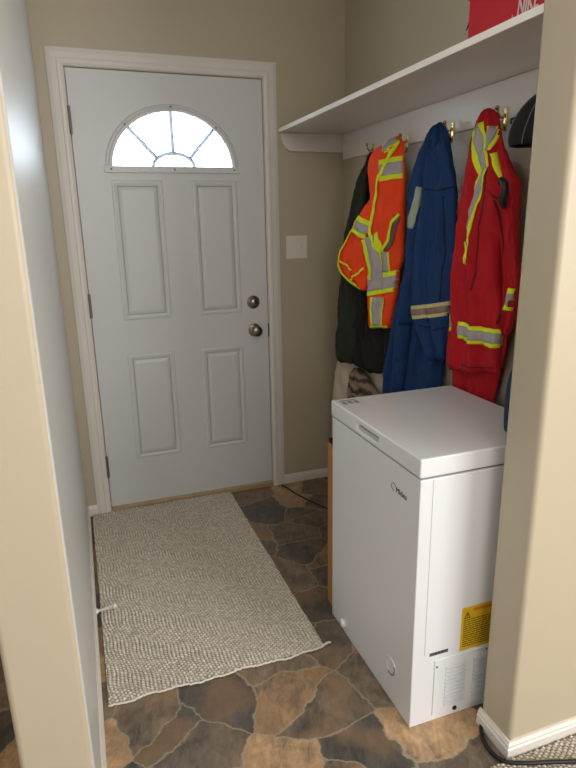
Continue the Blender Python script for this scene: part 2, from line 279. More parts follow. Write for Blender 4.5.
ST={
 'vest':[('vest_body', [(-0.001, 1.607), (0.057, 1.614), (0.116, 1.617)], 0.0836, 0.0456), ('vest_body', [(0.07, 1.724), (0.04, 1.711), (0.007, 1.688)], 0.0396, 0.027), ('vest_body', [(0.002, 1.689), (0.031, 1.679), (0.055, 1.68)], 0.0111, 0.0), ('vest_body', [(-0.045, 1.355), (-0.006, 1.25), (0.013, 1.14)], 0.104, 0.052), ('vest_body', [(0.039, 1.292), (0.044, 1.211)], 0.0441, 0.0294), ('vest_body', [(-0.05, 1.148), (0.038, 1.166), (0.105, 1.18)], 0.084, 0.0462), ('vest_body', [(0.009, 1.106), (0.012, 0.979)], 0.0612, 0.0357), ('vest_flap', [(-0.15, 1.412), (-0.058, 1.375)], 0.0779, 0.0369)],
 'vest_trim':[('vest_body', [(0.086, 1.72), (0.037, 1.649), (-0.004, 1.569), (-0.022, 1.47), (-0.05, 1.371), (0.019, 1.287)], 0.0147, 0.0), ('vest_body', [(0.102, 1.44), (0.065, 1.406), (0.057, 1.34), (0.024, 1.296)], 0.0115, 0.0), ('vest_body', [(-0.041, 0.973), (0.084, 0.987)], 0.011, 0.0), ('vest_body', [(0.108, 1.686), (0.114, 1.603), (0.123, 1.492), (0.125, 1.34), (0.121, 1.262)], 0.0067, 0.0), ('vest_flap', [(-0.129, 1.42), (-0.177, 1.346), (-0.214, 1.29), (-0.229, 1.233), (-0.213, 1.199), (-0.158, 1.162), (-0.096, 1.131)], 0.0119, 0.0), ('vest_flap', [(-0.211, 1.247), (-0.136, 1.211)], 0.0088, 0.0), ('vest_flap', [(-0.155, 1.162), (-0.082, 1.222)], 0.0086, 0.0)],
 'slit':[('vest_body', [(0.093, 1.432), (0.08, 1.386), (0.067, 1.34), (0.044, 1.3)], 0.0282, 0.0)],
 'seam_blue':[('blue_sleeve', [(0.005, 1.522), (0.07, 1.512), (0.131, 1.525)], 0.0044, 0.0), ('blue_sleeve', [(0.013, 1.033), (0.078, 1.022), (0.143, 1.041)], 0.0046, 0.0), ('blue_sleeve', [(0.092, 1.494), (0.108, 1.312), (0.106, 1.135)], 0.0041, 0.0), ('blue_body', [(0.005, 1.686), (-0.016, 1.605), (-0.026, 1.534)], 0.0052, 0.0)],
 'seam_red':[('red_sleeve', [(0.065, 1.471), (0.097, 1.322), (0.117, 1.17), (0.113, 1.091)], 0.0041, 0.0), ('red_sleeve', [(-0.043, 0.931), (0.056, 0.938), (0.144, 0.957)], 0.0042, 0.0), ('red_body', [(0.024, 1.567), (0.025, 1.472), (0.019, 1.35), (0.017, 1.191)], 0.0052, 0.0), ('red_body', [(0.044, 1.501), (0.091, 1.455), (0.121, 1.44)], 0.005, 0.0)],
 'blue':[('blue_body', [(-0.028, 1.531), (-0.043, 1.462), (-0.062, 1.387)], 0.0286, 0.0), ('blue_sleeve', [(-0.033, 1.074), (0.06, 1.091), (0.149, 1.11)], 0.0507, 0.0234)],
 'red':[('red_body', [(-0.05, 1.697), (-0.021, 1.629), (0.007, 1.562)], 0.0572, 0.0286), ('red_body', [(0.025, 1.687), (0.017, 1.619)], 0.0378, 0.021), ('red_body', [(0.006, 1.577), (-0.005, 1.51), (-0.019, 1.437), (-0.022, 1.35), (-0.03, 1.279)], 0.0365, 0.0193), ('red_body', [(-0.031, 1.343), (-0.034, 1.272)], 0.0353, 0.0188), ('red_body', [(0.045, 1.608), (0.065, 1.557), (0.088, 1.516)], 0.0109, 0.0), ('red_sleeve', [(-0.053, 1.049), (0.049, 1.048), (0.143, 1.046)], 0.0595, 0.0332), ('red_arm', [(0.162, 1.179), (0.208, 1.173)], 0.0682, 0.0372), ('red_body', [(-0.12, 1.066), (-0.093, 1.067)], 0.0595, 0.0315)],
}
# ------------------------------------------------------------------ room shell
XR, XB = 1.290, 1.272          # alcove wall, face of the hook rail
LX, LY, LT = -.119, -1.783, -.262   # partition on the left: face, near end, far face
PX_, PY0, PY1 = .928, -1.864, -1.743 # stub wall right of the freezer
H = 2.44
MB().box(-2.6, 3.0, -5.4, .12, -.1, 0).build('floor', M['floor']); tag(bpy.data.objects['floor'], kind='structure')
tag(MB().box(-2.6, 3.0, -5.4, .12, H, H+.1).build('ceiling', M['ceil']), kind='structure')
# back wall with a door opening
b = MB(); DX0, DX1, DZ = -.006, .869, 2.066
b.box(-2.6, DX0-.012, 0, .12, 0, H); b.box(DX1+.012, 3.0, 0, .12, 0, H); b.box(DX0-.012, DX1+.012, 0, .12, DZ+.012, H)
tag(b.build('wall_back', M['wall']), kind='structure')
wl = MB().box(LT, LX, LY, 0, 0, H).build('wall_left', M['wall'], bevel=.014, seg=4); tag(wl, kind='structure')
wl.data.materials.append(M['wall_pale'])  # inner face gets a paler, slightly glossier material than the rest
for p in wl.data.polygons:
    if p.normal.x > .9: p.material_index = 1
tag(MB().box(XR, XR+.12, PY1, 0, 0, H).build('wall_right', M['wall']), kind='structure')
tag(MB().box(PX_, 3.0, PY0, PY1, 0, H).build('wall_front', M['wall'], bevel=.014, seg=4), kind='structure')
tag(MB().box(-2.72, -2.6, -5.4, .12, 0, H).build('wall_far_left', M['wall']), kind='structure')
tag(MB().box(3.0, 3.12, -5.4, PY1, 0, H).build('wall_far_right', M['wall']), kind='structure')
tag(MB().box(-2.72, 3.12, -5.52, -5.4, 0, H).build('wall_behind', M['wall']), kind='structure')
# baseboards
bp_ = [(0,0),(.013,0),(.013,.030),(.010,.034),(.010,.040),(.006,.046),(.005,.050),(0,.050)]
def base(name, path): tag(sweep_profile(MB(), path, bp_).build(name, M['trim']), kind='structure')
base('baseboard_back', [(XR, 0), (.930, 0)])
base('baseboard_right', [(XR, PY1), (XR, -.013)])
base('baseboard_front', [(3.0, PY0), (PX_, PY0), (PX_, PY1)])
bb = [(0,0),(.011,0),(.011,.040),(.007,.048),(.004,.055),(0,.055)]
tag(sweep_profile(MB(), [(-.068, 0), (LX, 0), (LX, LY+.01)], bb).build('baseboard_left', M['trim']), kind='structure')
# door casing: three moulded boards
cw = .065
def casing():
    mb = MB(); prof = [(0,0),(0,-.010),(.010,-.016),(.022,-.016),(.026,-.013),(.048,-.011),(.058,-.008),(.065,-.006),(.065,0)]
    path = [(DX0, 0), (DX0, DZ), (DX1, DZ), (DX1, 0)]   # inner edge; out = away from opening
    P_ = [Vector(p) for p in path]; m_ = len(prof); n0 = 0
    for i, p in enumerate(P_):
        sx = -1 if i < 2 else 1
        for o, y in prof:
            mb.v.append((p.x+sx*o, y, p.y+(o*1.05 if i in (1,2) else 0)))
    for i in range(3):
        for k in range(m_): mb.f.append((i*m_+k, i*m_+(k+1)%m_, (i+1)*m_+(k+1)%m_, (i+1)*m_+k))
    mb.f.append(tuple(range(m_))); mb.f.append(tuple(3*m_+k for k in range(m_)))
    return mb
tag(casing().build('trim_1', M['trim']), kind='structure')
# jamb lining (behind the casing) and stop
b = MB(); b.box(DX0-.012, DX0+.002, 0, .12, 0, DZ+.012).box(DX1-.002, DX1+.012, 0, .12, 0, DZ+.012).box(DX0+.002, DX1-.002, 0, .12, DZ-.002, DZ+.012)
tag(b.build('trim_2', M['trim']), kind='structure')
b = MB(); b.box(DX0-.012, .010, .0455, .10, .02, DZ).box(.853, DX1+.012, .0455, .10, .02, DZ).box(.010, .853, .0455, .10, 2.050, DZ+.01)
tag(b.build('trim_4', M['trim']), kind='structure')
tag(MB().box(DX0+.003, DX1-.003, -.012, .11, 0, .024).build('trim_3', M['tan'], bevel=.003), kind='structure')
# the door
door = empty('door_1', (.4315, .02, .03), 'white panelled front door with a half-round fan window', 'door', kind='structure')
Y0 = .002; Y1 = .045
fc, fz = .432, 1.660
def arch(a, bb_, z0, n=40, cx=fc): return [(cx+a*math.cos(math.pi*i/n), z0+bb_*math.sin(math.pi*i/n)) for i in range(n+1)]
slab_out = [(0,.030),(.863,.030),(.863,2.060),(0,2.060)]
hole = arch(.285,.254,1.664)
MB().prism([slab_out, hole], XZ(Y0), 0, Y1-Y0).build('slab', M['door'], door, bevel=0)
# window frame: outer arch moulding and sill bar
fr = MB()
def ring(mb, n=48):
    prof = [(.272,0),(.275,-.010),(.287,-.012),(.292,-.006),(.300,-.005),(.306,0)]
    rows = []
    for i in range(n+1):
        t = math.pi*i/n
        rows.append([(fc+r*math.cos(t), Y0+y, 1.664+(r-.033)*math.sin(t)) for r, y in prof])
    n0 = len(mb.v); m_ = len(prof)
    for r_ in rows: mb.v += r_
    for i in range(n):
        for k in range(m_): mb.f.append((n0+i*m_+k, n0+i*m_+(k+1)%m_, n0+(i+1)*m_+(k+1)%m_, n0+(i+1)*m_+k))
ring(fr); fr.box(fc-.310, fc+.310, Y0-.012, Y0+.002, 1.645, 1.672)
wf = fr.build('window_frame', M['door'], door)
MB().prism([arch(.284,.252,1.664)], XZ(Y0+.018), 0, .004).build('glass_pane', M['glass'], wf)
mu = MB()
hub = [( .094*math.cos(math.pi*i/20), .058*math.sin(math.pi*i/20)) for i in range(21)]
mu.tube([(fc+x, Y0+.006, 1.672+z) for x, z in hub], .009, 6)
for t, tx, tz in ((142, .234, 1.840), (90, .431, 1.914), (38, .626, 1.838)):
    sx, sz = fc+.094*math.cos(R(t)), 1.672+.058*math.sin(R(t)); mu.tube([(sx, Y0+.006, sz), (tx, Y0+.006, tz)], .009, 6)
mu.build('muntin', M['muntin'], wf, smooth=True)
for x, z in ((.150,1.659),(.714,1.659),(.432,1.659),(.226,1.845),(.431,1.924),(.634,1.843)):
    MB().lathe((x, Y0-.010, z), (0,-1,0), [(0,.005),(.003,.0045),(.004,.0)], 10).build('screw_cap', M['gasket'], wf)
def panel(x0, x1, z0, z1):
    mb = MB(); prof = [(-.004,0),(0,-.0035),(.008,-.004),(.014,-.001),(.022,0.0002),(.040,-.0040),(.046,-.0042)]
    rows = [[(x0+i, Y0+y, z0+i), (x1-i, Y0+y, z0+i), (x1-i, Y0+y, z1-i), (x0+i, Y0+y, z1-i)] for i, y in prof]
    for r_ in rows: mb.v += r_
    for i in range(len(rows)-1):
        for k in range(4): mb.f.append((i*4+k, i*4+(k+1)%4, i*4+4+(k+1)%4, i*4+4+k))
    n = (len(rows)-1)*4; mb.f.append((n,n+1,n+2,n+3)); mb.f.append((0,1,2,3))
    mb.build('panel', M['door'], door)
for x0, x1 in ((.149,.368),(.513,.722)):
    panel(x0, x1, .983, 1.608); panel(x0, x1, .275, .805)
kb = MB().lathe((.790,Y0,.885), (0,-1,0), [(0,.033),(.005,.033),(.008,.029),(.010,.013),(.026,.012),(.032,.020),(.042,.0275),(.054,.0275),(.061,.020),(.063,.010),(.063,0)], 32).build('door_knob', M['nickel'], door, smooth=True)
MB().lathe((.790,Y0-.062,.885), (0,-1,0), [(0,.006),(.003,.006),(.0035,0)], 16).build('lock_button', M['bronze'], kb)
dbt = MB().lathe((.788,Y0,1.028), (0,-1,0), [(0,.033),(.006,.033),(.011,.029),(.012,.021),(.020,.019),(.022,.017),(.022,0)], 32).build('deadbolt', M['nickel'], door, smooth=True)
MB().box(.785,.791,Y0-.028,Y0-.021,1.010,1.046).build('thumb_turn', M['nickel'], dbt, bevel=.0015)
MB().box(.8632,.8668,-.004,.03,.845,.915).build('strike_plate', M['dark'], door)
for z in (1.855, 1.058, .25):
    h_ = MB(); h_.box(-.006,.006,-.003,.004,z-.055,z+.055); h_.tube([(-.0015,-.009,z-.056),(-.0015,-.009,z+.056)], .006, 10)
    h_.build('hinge', M['bronze'], door, smooth=False)
# ------------------------------------------------------------------ light switch
sw = empty('light_switch', (1.027, 0, 1.293), 'white double light switch plate on the taupe wall beside the door', 'light switch')
MB().box(.970,1.084,-.006,0,1.236,1.351).build('plate', M['plastic'], sw, bevel=.002)
MB().box(.988,1.012,-.008,-.005,1.262,1.325).build('rocker', M['plastic'], sw, bevel=.001)
MB().box(1.040,1.062,-.0075,-.005,1.265,1.322).build('toggle_surround', M['plastic'], sw, bevel=.001)
tg = MB(); tg.v = [(1.046,-.006,1.288),(1.056,-.006,1.288),(1.056,-.006,1.312),(1.046,-.006,1.312),(1.047,-.019,1.306),(1.055,-.019,1.306),(1.055,-.017,1.315),(1.047,-.017,1.315)]
tg.f = [(0,1,5,4),(1,2,6,5),(2,3,7,6),(3,0,4,7),(4,5,6,7),(0,3,2,1)]; tg.build('toggle', M['plastic'], sw)
# ------------------------------------------------------------------ shelf and hook rail
ZS = 1.832
sh = empty('wall_shelf', (1.1, -.87, ZS), 'long white painted shelf running along the alcove wall above the coats', 'shelf')
MB().box(.944, XR-.001, PY1+.002, -.001, ZS, ZS+.019).build('shelf_board', M['shelf'], sh, bevel=.0015)
MB().prism([[(.950,ZS-.001),(XR-.002,ZS-.001),(XR-.002,1.748),(.993,1.748),(.965,1.768),(.950,1.800)]], XZ(-.020), 0, .019).build('side_cleat', M['shelf'], sh, bevel=.001)
MB().box(.9415, .9445, PY1+.002, -.001, ZS+.0005, ZS+.0185).build('edge_highlight_strip', M['edge'], sh, bevel=.0008)  # added strip whose whiter colour carries the front edge highlight
rail = empty('coat_rail', (XB, -.87, 1.711), 'white board screwed under the shelf carrying a row of brass coat hooks', 'coat rail')
MB().box(XB, XR-.001, PY1+.002, -.0215, 1.712, ZS-.001).build('board', M['shelf'], rail, bevel=.0015)
def hook(y, z=1.739):
    hb = MB().box(XB-.004, XB, y-.007, y+.007, z-.046, z+.010).build('hook', M['brass'], rail, bevel=.003)
    m_ = MB(); arc = [(XB-.003, y, z-.012),(XB-.012,y,z-.020),(XB-.022,y,z-.020),(XB-.031,y,z-.010),(XB-.034,y,z+.002)]
    m_.tube(arc, [.005,.0045,.004,.004,.004], 8); m_.build('upper_prong', M['brass'], hb, smooth=True)
    MB().lathe((XB-.034, y, z), (-.3,0,1), [(0,.003),(.002,.0055),(.006,.008),(.010,.007),(.013,.0035),(.014,0)], 16).build('ball_tip', M['brass'], hb, smooth=True)
    for s in (-1, 1):
        MB().tube([(XB-.003,y,z-.040),(XB-.010,y+s*.010,z-.058),(XB-.018,y+s*.022,z-.060),(XB-.024,y+s*.028,z-.050),(XB-.026,y+s*.029,z-.042)], [.0045,.004,.004,.004,.005], 8).build('lower_prong', M['brass'], hb, smooth=True)
for y in (-.350, -.645, -.952, -1.232, -1.510): hook(y)
# ------------------------------------------------------------------ garments
def fpos(fr, h, n, z):
    (ox, oy), a = FR[fr]; a = R(a)
    return Vector((ox+h*math.sin(a)-n*math.cos(a), oy-h*math.cos(a)-n*math.sin(a), z))
def ipl(pts, t):
    z0, z1 = pts[0][1], pts[-1][1]; z = z0+(z1-z0)*t
    for i in range(len(pts)-1):
        a, b_ = pts[i], pts[i+1]
        if (a[1]-z)*(b_[1]-z) <= 0 and abs(a[1]-b_[1]) > 1e-9:
            k = (z-a[1])/(b_[1]-a[1]); return a[0]+(b_[0]-a[0])*k, z
    return pts[-1][0] if t > .5 else pts[0][0], z
TREES = {}; GEO = {}
def sm(pts):      # soften a boundary polyline
    out = [pts[0]]
    for i in range(1, len(pts)-1): out.append(((pts[i-1][0]+6*pts[i][0]+pts[i+1][0])/8, pts[i][1]))
    return out+[pts[-1]]
def piece(key, name, m, parent, dep=.035, back=.015, fold=.008, nf=2.5, seed=0, ntop=.4, edge=1.0, twist=1.2):
    d = PC[key]; fr = d['fr']; off = d['off']; Lp, Rp = sm(d['L']), sm(d['R'])
    hgt = Lp[0][1]-Lp[-1][1]; nr = max(16, int(hgt/.009)); nu = 34; vs = []
    ring_ = []
    for r in range(nr+1):
        t = r/nr; l = ipl(Lp, t); q = ipl(Rp, t); w = q[0]-l[0]
        dd = dep*min(1, ntop+(1-ntop)*t*4)*min(1, w/.06+.3)
        endf = min(1, (min(t, 1-t)*nr+1)/3)
        row = []
        for k in range(2*nu):
            front = k <= nu; u = k/nu if front else (2*nu-k)/nu
            c = 1-abs(2*u-1)**2.6; c = math.sqrt(max(0, c))
            h = l[0]+w*u; z = l[1]+(q[1]-l[1])*u
            jag = noise.noise(Vector((seed*3.1, z*9, u*2)))
            h += .003*noise.noise(Vector((z*22, seed+u, 0)))
            ph = seed*1.7+twist*math.sin(z*5+seed)+jag*1.5
            f = fold*(math.sin(u*nf*2*math.pi+ph)+.5*math.sin(u*nf*4.3*math.pi+ph*1.7+z*8))*min(1, .35+t*1.6)*c
            f = 1.0*f*(1.6+.8*noise.noise(Vector((z*4, seed, h*5))))+.009*noise.noise(Vector((h*13+z*5, z*8, seed)))*c + .013*(.2-abs(noise.noise(Vector((h*20+z*9, z*13-h*12, seed+4)))))*c + .007*(.2-abs(noise.noise(Vector((h*42-z*11, z*22+h*16, seed+9)))))*c
            n = off+(dd*c*endf+f if front else -back*c*endf+.3*f)
            row.append(len(vs)); vs.append(fpos(fr, h, n, z))
        ring_.append(row)
    fs = []
    for r in range(nr):
        for k in range(2*nu):
            a, b_ = ring_[r], ring_[r+1]; fs.append((a[k], a[(k+1)%(2*nu)], b_[(k+1)%(2*nu)], b_[k]))
    for row in (ring_[0], ring_[-1]):
        for k in range(1, nu): fs.append((row[k], row[k+1], row[2*nu-k-1], row[(2*nu-k)%(2*nu)])) if k < nu-1 else fs.append((row[k], row[k+1], row[2*nu-k]))
        fs.append((row[0], row[1], row[2*nu-1]))
    g_ = GEO.setdefault(fr, ([], [])); n0 = len(g_[0]); g_[0].extend(vs); g_[1].extend(tuple(n0+i for i in f_) for f_ in fs); TREES[fr] = BVHTree.FromPolygons(g_[0], g_[1])
    return pyd(name, vs, fs, m, parent, smooth=True)
def ribbon(key, pts, w, name, m, parent, lift=.002):
    fr = PC[key]['fr']; P_ = [Vector(p) for p in pts]
    # resample
    sam = []
    for i in range(len(P_)-1):
        n = max(2, int((P_[i+1]-P_[i]).length/.008))
        for k in range(n): sam.append(P_[i].lerp(P_[i+1], k/n))
    sam.append(P_[-1])
    if len(P_) > 2:
        for _ in range(3): sam = [sam[0]]+[(sam[i-1]+sam[i]*2+sam[i+1])/4 for i in range(1, len(sam)-1)]+[sam[-1]]
    a = R(FR[fr][1]); nv = Vector((-math.cos(a), -math.sin(a), 0)); T = TREES[fr]; vs = []; nw = max(2, int(w/.005))
    rows = []
    for i, p in enumerate(sam):
        t = (sam[min(i+1,len(sam)-1)]-sam[max(i-1,0)]).normalized(); q = Vector((-t.y, t.x)); row = []
        for k in range(nw+1):
            s = p+q*w*(k/nw-.5); o = fpos(fr, s.x, .4, s.y); hit = T.ray_cast(o, -nv)
            row.append(hit[0]+nv*lift if hit[0] else None)
        rows.append(row)
    idx = {}; fs = []
    for i, row in enumerate(rows):
        for k, v in enumerate(row):
            if v is not None: idx[i,k] = len(vs); vs.append(v)
    for i in range(len(rows)-1):
        for k in range(nw):
            c = [(i,k),(i,k+1),(i+1,k+1),(i+1,k)]
            if all(x in idx for x in c):
                ns = [vs[idx[x]] for x in c]
                if max((ns[0]-ns[2]).length, (ns[1]-ns[3]).length) < .055: fs.append(tuple(idx[x] for x in c))
    o = pyd(name, vs, fs, m, parent, smooth=True)
    s = o.modifiers.new('solid', 'SOLIDIFY'); s.thickness = .0012; s.offset = 0
    return o
# cream cloth and brown scarf beneath the jacket
cl = piece('cloth', 'hanging_cloth', M['cream'], None, dep=.03, fold=.005, nf=1.5, seed=3); tag(cl, 'cream cloth hanging in the alcove corner below the black jacket', 'cloth')
sc = piece('scarf', 'knitted_scarf', M['scarf'], None, dep=.03, fold=.010, nf=2.2, seed=9); tag(sc, 'crumpled brown patterned scarf in front of the cream cloth, behind the freezer', 'scarf')
# dark jacket
jk = empty('jacket', fpos('jacket', .15, 0, 1.70), 'black jacket with a dark olive sleeve hanging behind the orange safety vest', 'jacket')
piece('jacket_body', 'body', M['black'], jk, dep=.03, fold=.009, nf=3, seed=5)
tag(piece('jacket_sleeve', 'sleeve', M['olive'], jk, dep=.035, fold=.007, nf=1.4, seed=6), 'dark olive sleeve')
# orange vest
vt = empty('safety_vest', fpos('vest', .06, 0, 1.73), 'orange mesh safety vest with lime and silver reflective bands', 'safety vest')
vb = piece('vest_body', 'body', M['orange'], vt, dep=.030, fold=.005, nf=1.6, seed=2)
vf = piece('vest_flap', 'armhole_flap', M['orange'], vt, dep=.022, fold=.004, nf=1.3, seed=8)
for k, (pc, pts, w, w2) in enumerate(ST['vest']):
    s_ = ribbon(pc, pts, w, 'reflective_band', M['lime'], vt, .002+.0006*k); ribbon(pc, pts, w2, 'silver_strip', M['silver'], s_, .004+.0006*k)
for pc, pts, w, w2 in ST['vest_trim']: ribbon(pc, pts, w, 'edge_binding', M['lime'], vt, .009)
for pc, pts, w, w2 in ST['slit']: ribbon(pc, pts, w, 'armhole_lining', M['lining'], vt, .0075)
# blue coverall
bl = empty('coverall', fpos('blue', .06, 0, 1.73), 'dark blue work coverall with a faded striped cuff hanging on a brass hook', 'coverall', 'work coveralls on the hooks')
piece('blue_leg2', 'leg', M['blue'], bl, dep=.03, fold=.007, nf=1.6, seed=12)
piece('blue_leg1', 'leg', M['blue'], bl, dep=.04, fold=.006, nf=1.2, seed=13)
piece('blue_body', 'body', M['blue'], bl, dep=.035, fold=.011, nf=2.1, seed=11)
piece('blue_sleeve', 'sleeve', M['blue'], bl, dep=.022, back=.04, fold=.007, nf=1.8, seed=14)
pc, pts, w, w2 = ST['blue'][0]; ribbon(pc, pts, w, 'shoulder_stripe', M['palegreen'], bl, .003)
pc, pts, w, w2 = ST['blue'][1]; s_ = ribbon(pc, pts, w, 'cuff_band', M['creamtape'], bl, .003); ribbon(pc, pts, w2, 'faded_strip', M['browntape'], s_, .005)
for pc, pts, w, w2 in ST['seam_blue']: ribbon(pc, pts, w, 'seam', M['blue_dark'], bl, .0012)
# red coverall
rd = empty('coverall', fpos('red', 0, 0, 1.74), 'red work coverall with lime and silver reflective stripes hanging above the freezer', 'coverall', 'work coveralls on the hooks')
piece('red_leg', 'leg', M['red'], rd, dep=.015, back=.012, fold=.004, nf=1.6, seed=22)
piece('red_body', 'body', M['red'], rd, dep=.035, back=.012, fold=.009, nf=2.2, seed=21)
piece('red_arm', 'sleeve', M['red'], rd, dep=.025, back=.02, fold=.004, nf=1.0, seed=23)
piece('red_sleeve', 'sleeve', M['red'], rd, dep=.028, back=.02, fold=.009, nf=1.9, seed=24)
for k, (pc, pts, w, w2) in enumerate(ST['red']):
    s_ = ribbon(pc, pts, w, 'reflective_stripe', M['lime'], rd, .002+.0006*k)
    if w2: ribbon(pc, pts, w2, 'silver_strip', M['silver'], s_, .0035+.0006*k)
for pc, pts, w, w2 in ST['seam_red']: ribbon(pc, pts, w, 'seam', M['red_dark'], rd, .0012)
ck = MB(); c0 = Vector((1.152,-1.392,1.488))
ck.tube([c0+Vector((0,.015,.03)), c0+Vector((-.008,0,.035)), c0+Vector((-.010,-.018,.022)), c0+Vector((-.006,-.016,0)), c0+Vector((-.004,-.005,-.022)), c0+Vector((0,-.012,-.045))], [.008,.010,.011,.012,.013,.006], 10)
ck.build('radio_clip', M['black_cable'], rd, smooth=True)
# dark blue garment behind the stub wall
b2 = piece('blue2', 'hanging_trousers', M['navy'], None, dep=.02, back=.02, fold=.004, nf=1, seed=31)
tag(b2, 'dark blue trouser leg hanging over the freezer lid beside the stub wall', 'trousers')
# ------------------------------------------------------------------ black cap
cap = empty('baseball_cap', fpos('cap', .02, 0, 1.66), 'black baseball cap hanging on the hook nearest the stub wall', 'cap')
c = fpos('cap', .020, .004, 1.648); a = R(25)
hv = Vector((math.sin(a), -math.cos(a), 0)); nn = Vector((-math.cos(a), -math.sin(a), 0)); up = Vector((0,0,1))
def dome(p, t, k=1.0):
    p = -.6+p*(math.pi/2+.6)/(math.pi/2)
    r = math.cos(p)*(1-.025*abs(math.cos(3*t))); return c+(hv*.068*math.cos(t)+nn*.066*math.sin(t))*r*k+(up*.96+hv*.28)*(.098 if p > 0 else .075)*math.sin(p)*k
vs, fs = [], []; nu, nv = 48, 14
for j in range(nv+1):
    for i in range(nu): vs.append(dome(math.pi/2*j/nv, 2*math.pi*i/nu))
for j in range(nv):
    for i in range(nu): fs.append((j*nu+i, j*nu+(i+1)%nu, (j+1)*nu+(i+1)%nu, (j+1)*nu+i))
cr_ = pyd('crown', vs, fs, M['blackcap'], cap, smooth=True); so = cr_.modifiers.new('s', 'SOLIDIFY'); so.thickness = .002
vb_, fb_ = [], []
for i in range(17):
    t = -1.15+2.3*i/16
    for j in range(5):
        k = j/4; vb_.append(c+hv*(.068*math.cos(t)+.060*k*math.cos(t*.9))+nn*.066*math.sin(t)*(1-.1*k)-up*(.036+.014*k)+up*.018*math.cos(t*1.2)*k)
for i in range(16):
    for j in range(4): fb_.append((i*5+j, i*5+j+1, (i+1)*5+j+1, (i+1)*5+j))
br = pyd('brim', vb_, fb_, M['blackcap'], cap, smooth=True); so = br.modifiers.new('s', 'SOLIDIFY'); so.thickness = .003
for t0 in (math.pi/2, math.pi*5/6, math.pi*7/6, math.pi*3/2, math.pi*11/6, math.pi/6):
    MB().tube([dome(math.pi/2*j/12, t0, 1.012) for j in range(13)], .0013, 6).build('seam_piping', M['piping'], cap, smooth=True)
MB().lathe(c+(up*.96+hv*.28)*.097, up, [(0,.007),(.003,.006),(.004,0)], 12).build('button', M['blackcap'], cap)
MB().tube([c-hv*.060+up*.036, c-hv*.073+up*.034, c-hv*.073+up*.024, c-hv*.062+up*.018], .0035, 8).build('size_strap', M['blackcap'], cap, smooth=True)
# ------------------------------------------------------------------ shoebox
sb_ = empty('shoebox', (1.06, -1.58, ZS+.019), 'red shoebox with white lettering on the shelf end', 'shoebox')
zb = ZS+.0195
MB().box(.966, 1.165, PY1+.006, -1.441, zb, zb+.098).build('box_base', M['red_box'], sb_, bevel=.001)
MB().box(.962, 1.169, PY1+.003, -1.437, zb+.096, zb+.122).build('lid', M['red_box'], sb_, bevel=.001)
text('brand_lettering', 'NIKE', M['white_ink'], sb_, .050, (.9655, -1.622, zb+.008), (0,-1,0), (0,0,1), shear=.2, bold=.001, xs=.62)
sw_ = [(-1.608,.014),(-1.611,.006),(-1.618,.0035),(-1.632,.0035),(-1.715,.0055),(-1.640,.0005),(-1.614,.0),(-1.606,.004)]
MB().prism([[(y, zb+.003+max(z,0)) for y, z in sw_]], (lambda a_, b_, d_: (.9655-d_, a_, b_)), 0, .0006).build('swoosh_mark', M['white_ink'], sb_)
st_ = MB().tube([(1.02,-1.425,zb+.14),(1.0,-1.424,zb+.10),(.985,-1.422,zb+.06),(.975,-1.420,zb+.035)], [.003,.0035,.003,.0015], 6).build('shoe_lace', M['black_cable'], None, smooth=True)
tag(st_, 'thin black strap dangling from the left end of the red shoebox', 'strap')
# ------------------------------------------------------------------ chest freezer
fz_ = empty('chest_freezer', (.96, -1.415, 0), 'white chest freezer standing in the alcove under the coats', 'freezer')
FX0, FX1, FY0, FY1 = .722, 1.190, -1.694, -1.143
MB().box(FX0, FX1, FY0, FY1, .001, .778).build('cabinet', M['freezer'], fz_, bevel=.0035, seg=3)
MB().box(FX0+.008, FX1-.008, FY0+.008, FY1-.008, .776, .785).build('gasket', M['gasket'], fz_)
# lid with a handle recess in its front edge
lid = MB()
hy0, hy1, hz0, hz1 = -1.472, -1.330, .799, .819
lid.box(FX0+.014, FX1+.002, FY0-.003, FY1+.003, .784, .837)
lid.box(FX0-.004, FX0+.014, FY0-.003, hy0, .784, .837).box(FX0-.004, FX0+.014, hy1, FY1+.003, .784, .837)
lid.box(FX0-.004, FX0+.014, hy0, hy1, .784, hz0).box(FX0-.004, FX0+.014, hy0, hy1, hz1, .837)
def weld(mb, d=1e-5): return mb
# single clean shell: front face with rectangular hole, closed pocket
LX0, LX1, LY0, LY1, LZ0, LZ1 = FX0-.004, FX1+.002, FY0-.003, FY1+.003, .784, .837
lv = [(LX0,LY0,LZ0),(LX1,LY0,LZ0),(LX1,LY1,LZ0),(LX0,LY1,LZ0),(LX0,LY0,LZ1),(LX1,LY0,LZ1),(LX1,LY1,LZ1),(LX0,LY1,LZ1),
      (LX0,hy0,hz0),(LX0,hy1,hz0),(LX0,hy1,hz1),(LX0,hy0,hz1),(LX0+.012,hy0+.004,hz0),(LX0+.012,hy1-.004,hz0),(LX0+.016,hy1-.004,hz1-.004),(LX0+.016,hy0+.004,hz1-.004)]
lf = [(0,3,2,1),(4,5,6,7),(0,1,5,4),(1,2,6,5),(2,3,7,6),(0,8,9,3),(3,9,10,7),(7,10,11,4),(4,11,8,0),(8,12,13,9),(9,13,14,10),(10,14,15,11),(11,15,12,8),(12,15,14,13)]
lo = pyd('lid', lv, lf, M['freezer'], fz_)
bv = lo.modifiers.new('b', 'BEVEL'); bv.width = .005; bv.segments = 3; bv.limit_method = 'ANGLE'; bv.angle_limit = R(50)
for p in lo.data.polygons: p.use_smooth = True
lo.modifiers.new('wn', 'WEIGHTED_NORMAL')
MB().box(LX0+.006, LX0+.0155, hy0+.006, hy1-.006, hz0+.001, hz0+.010).build('handle', M['louvre'], lo, bevel=.001)
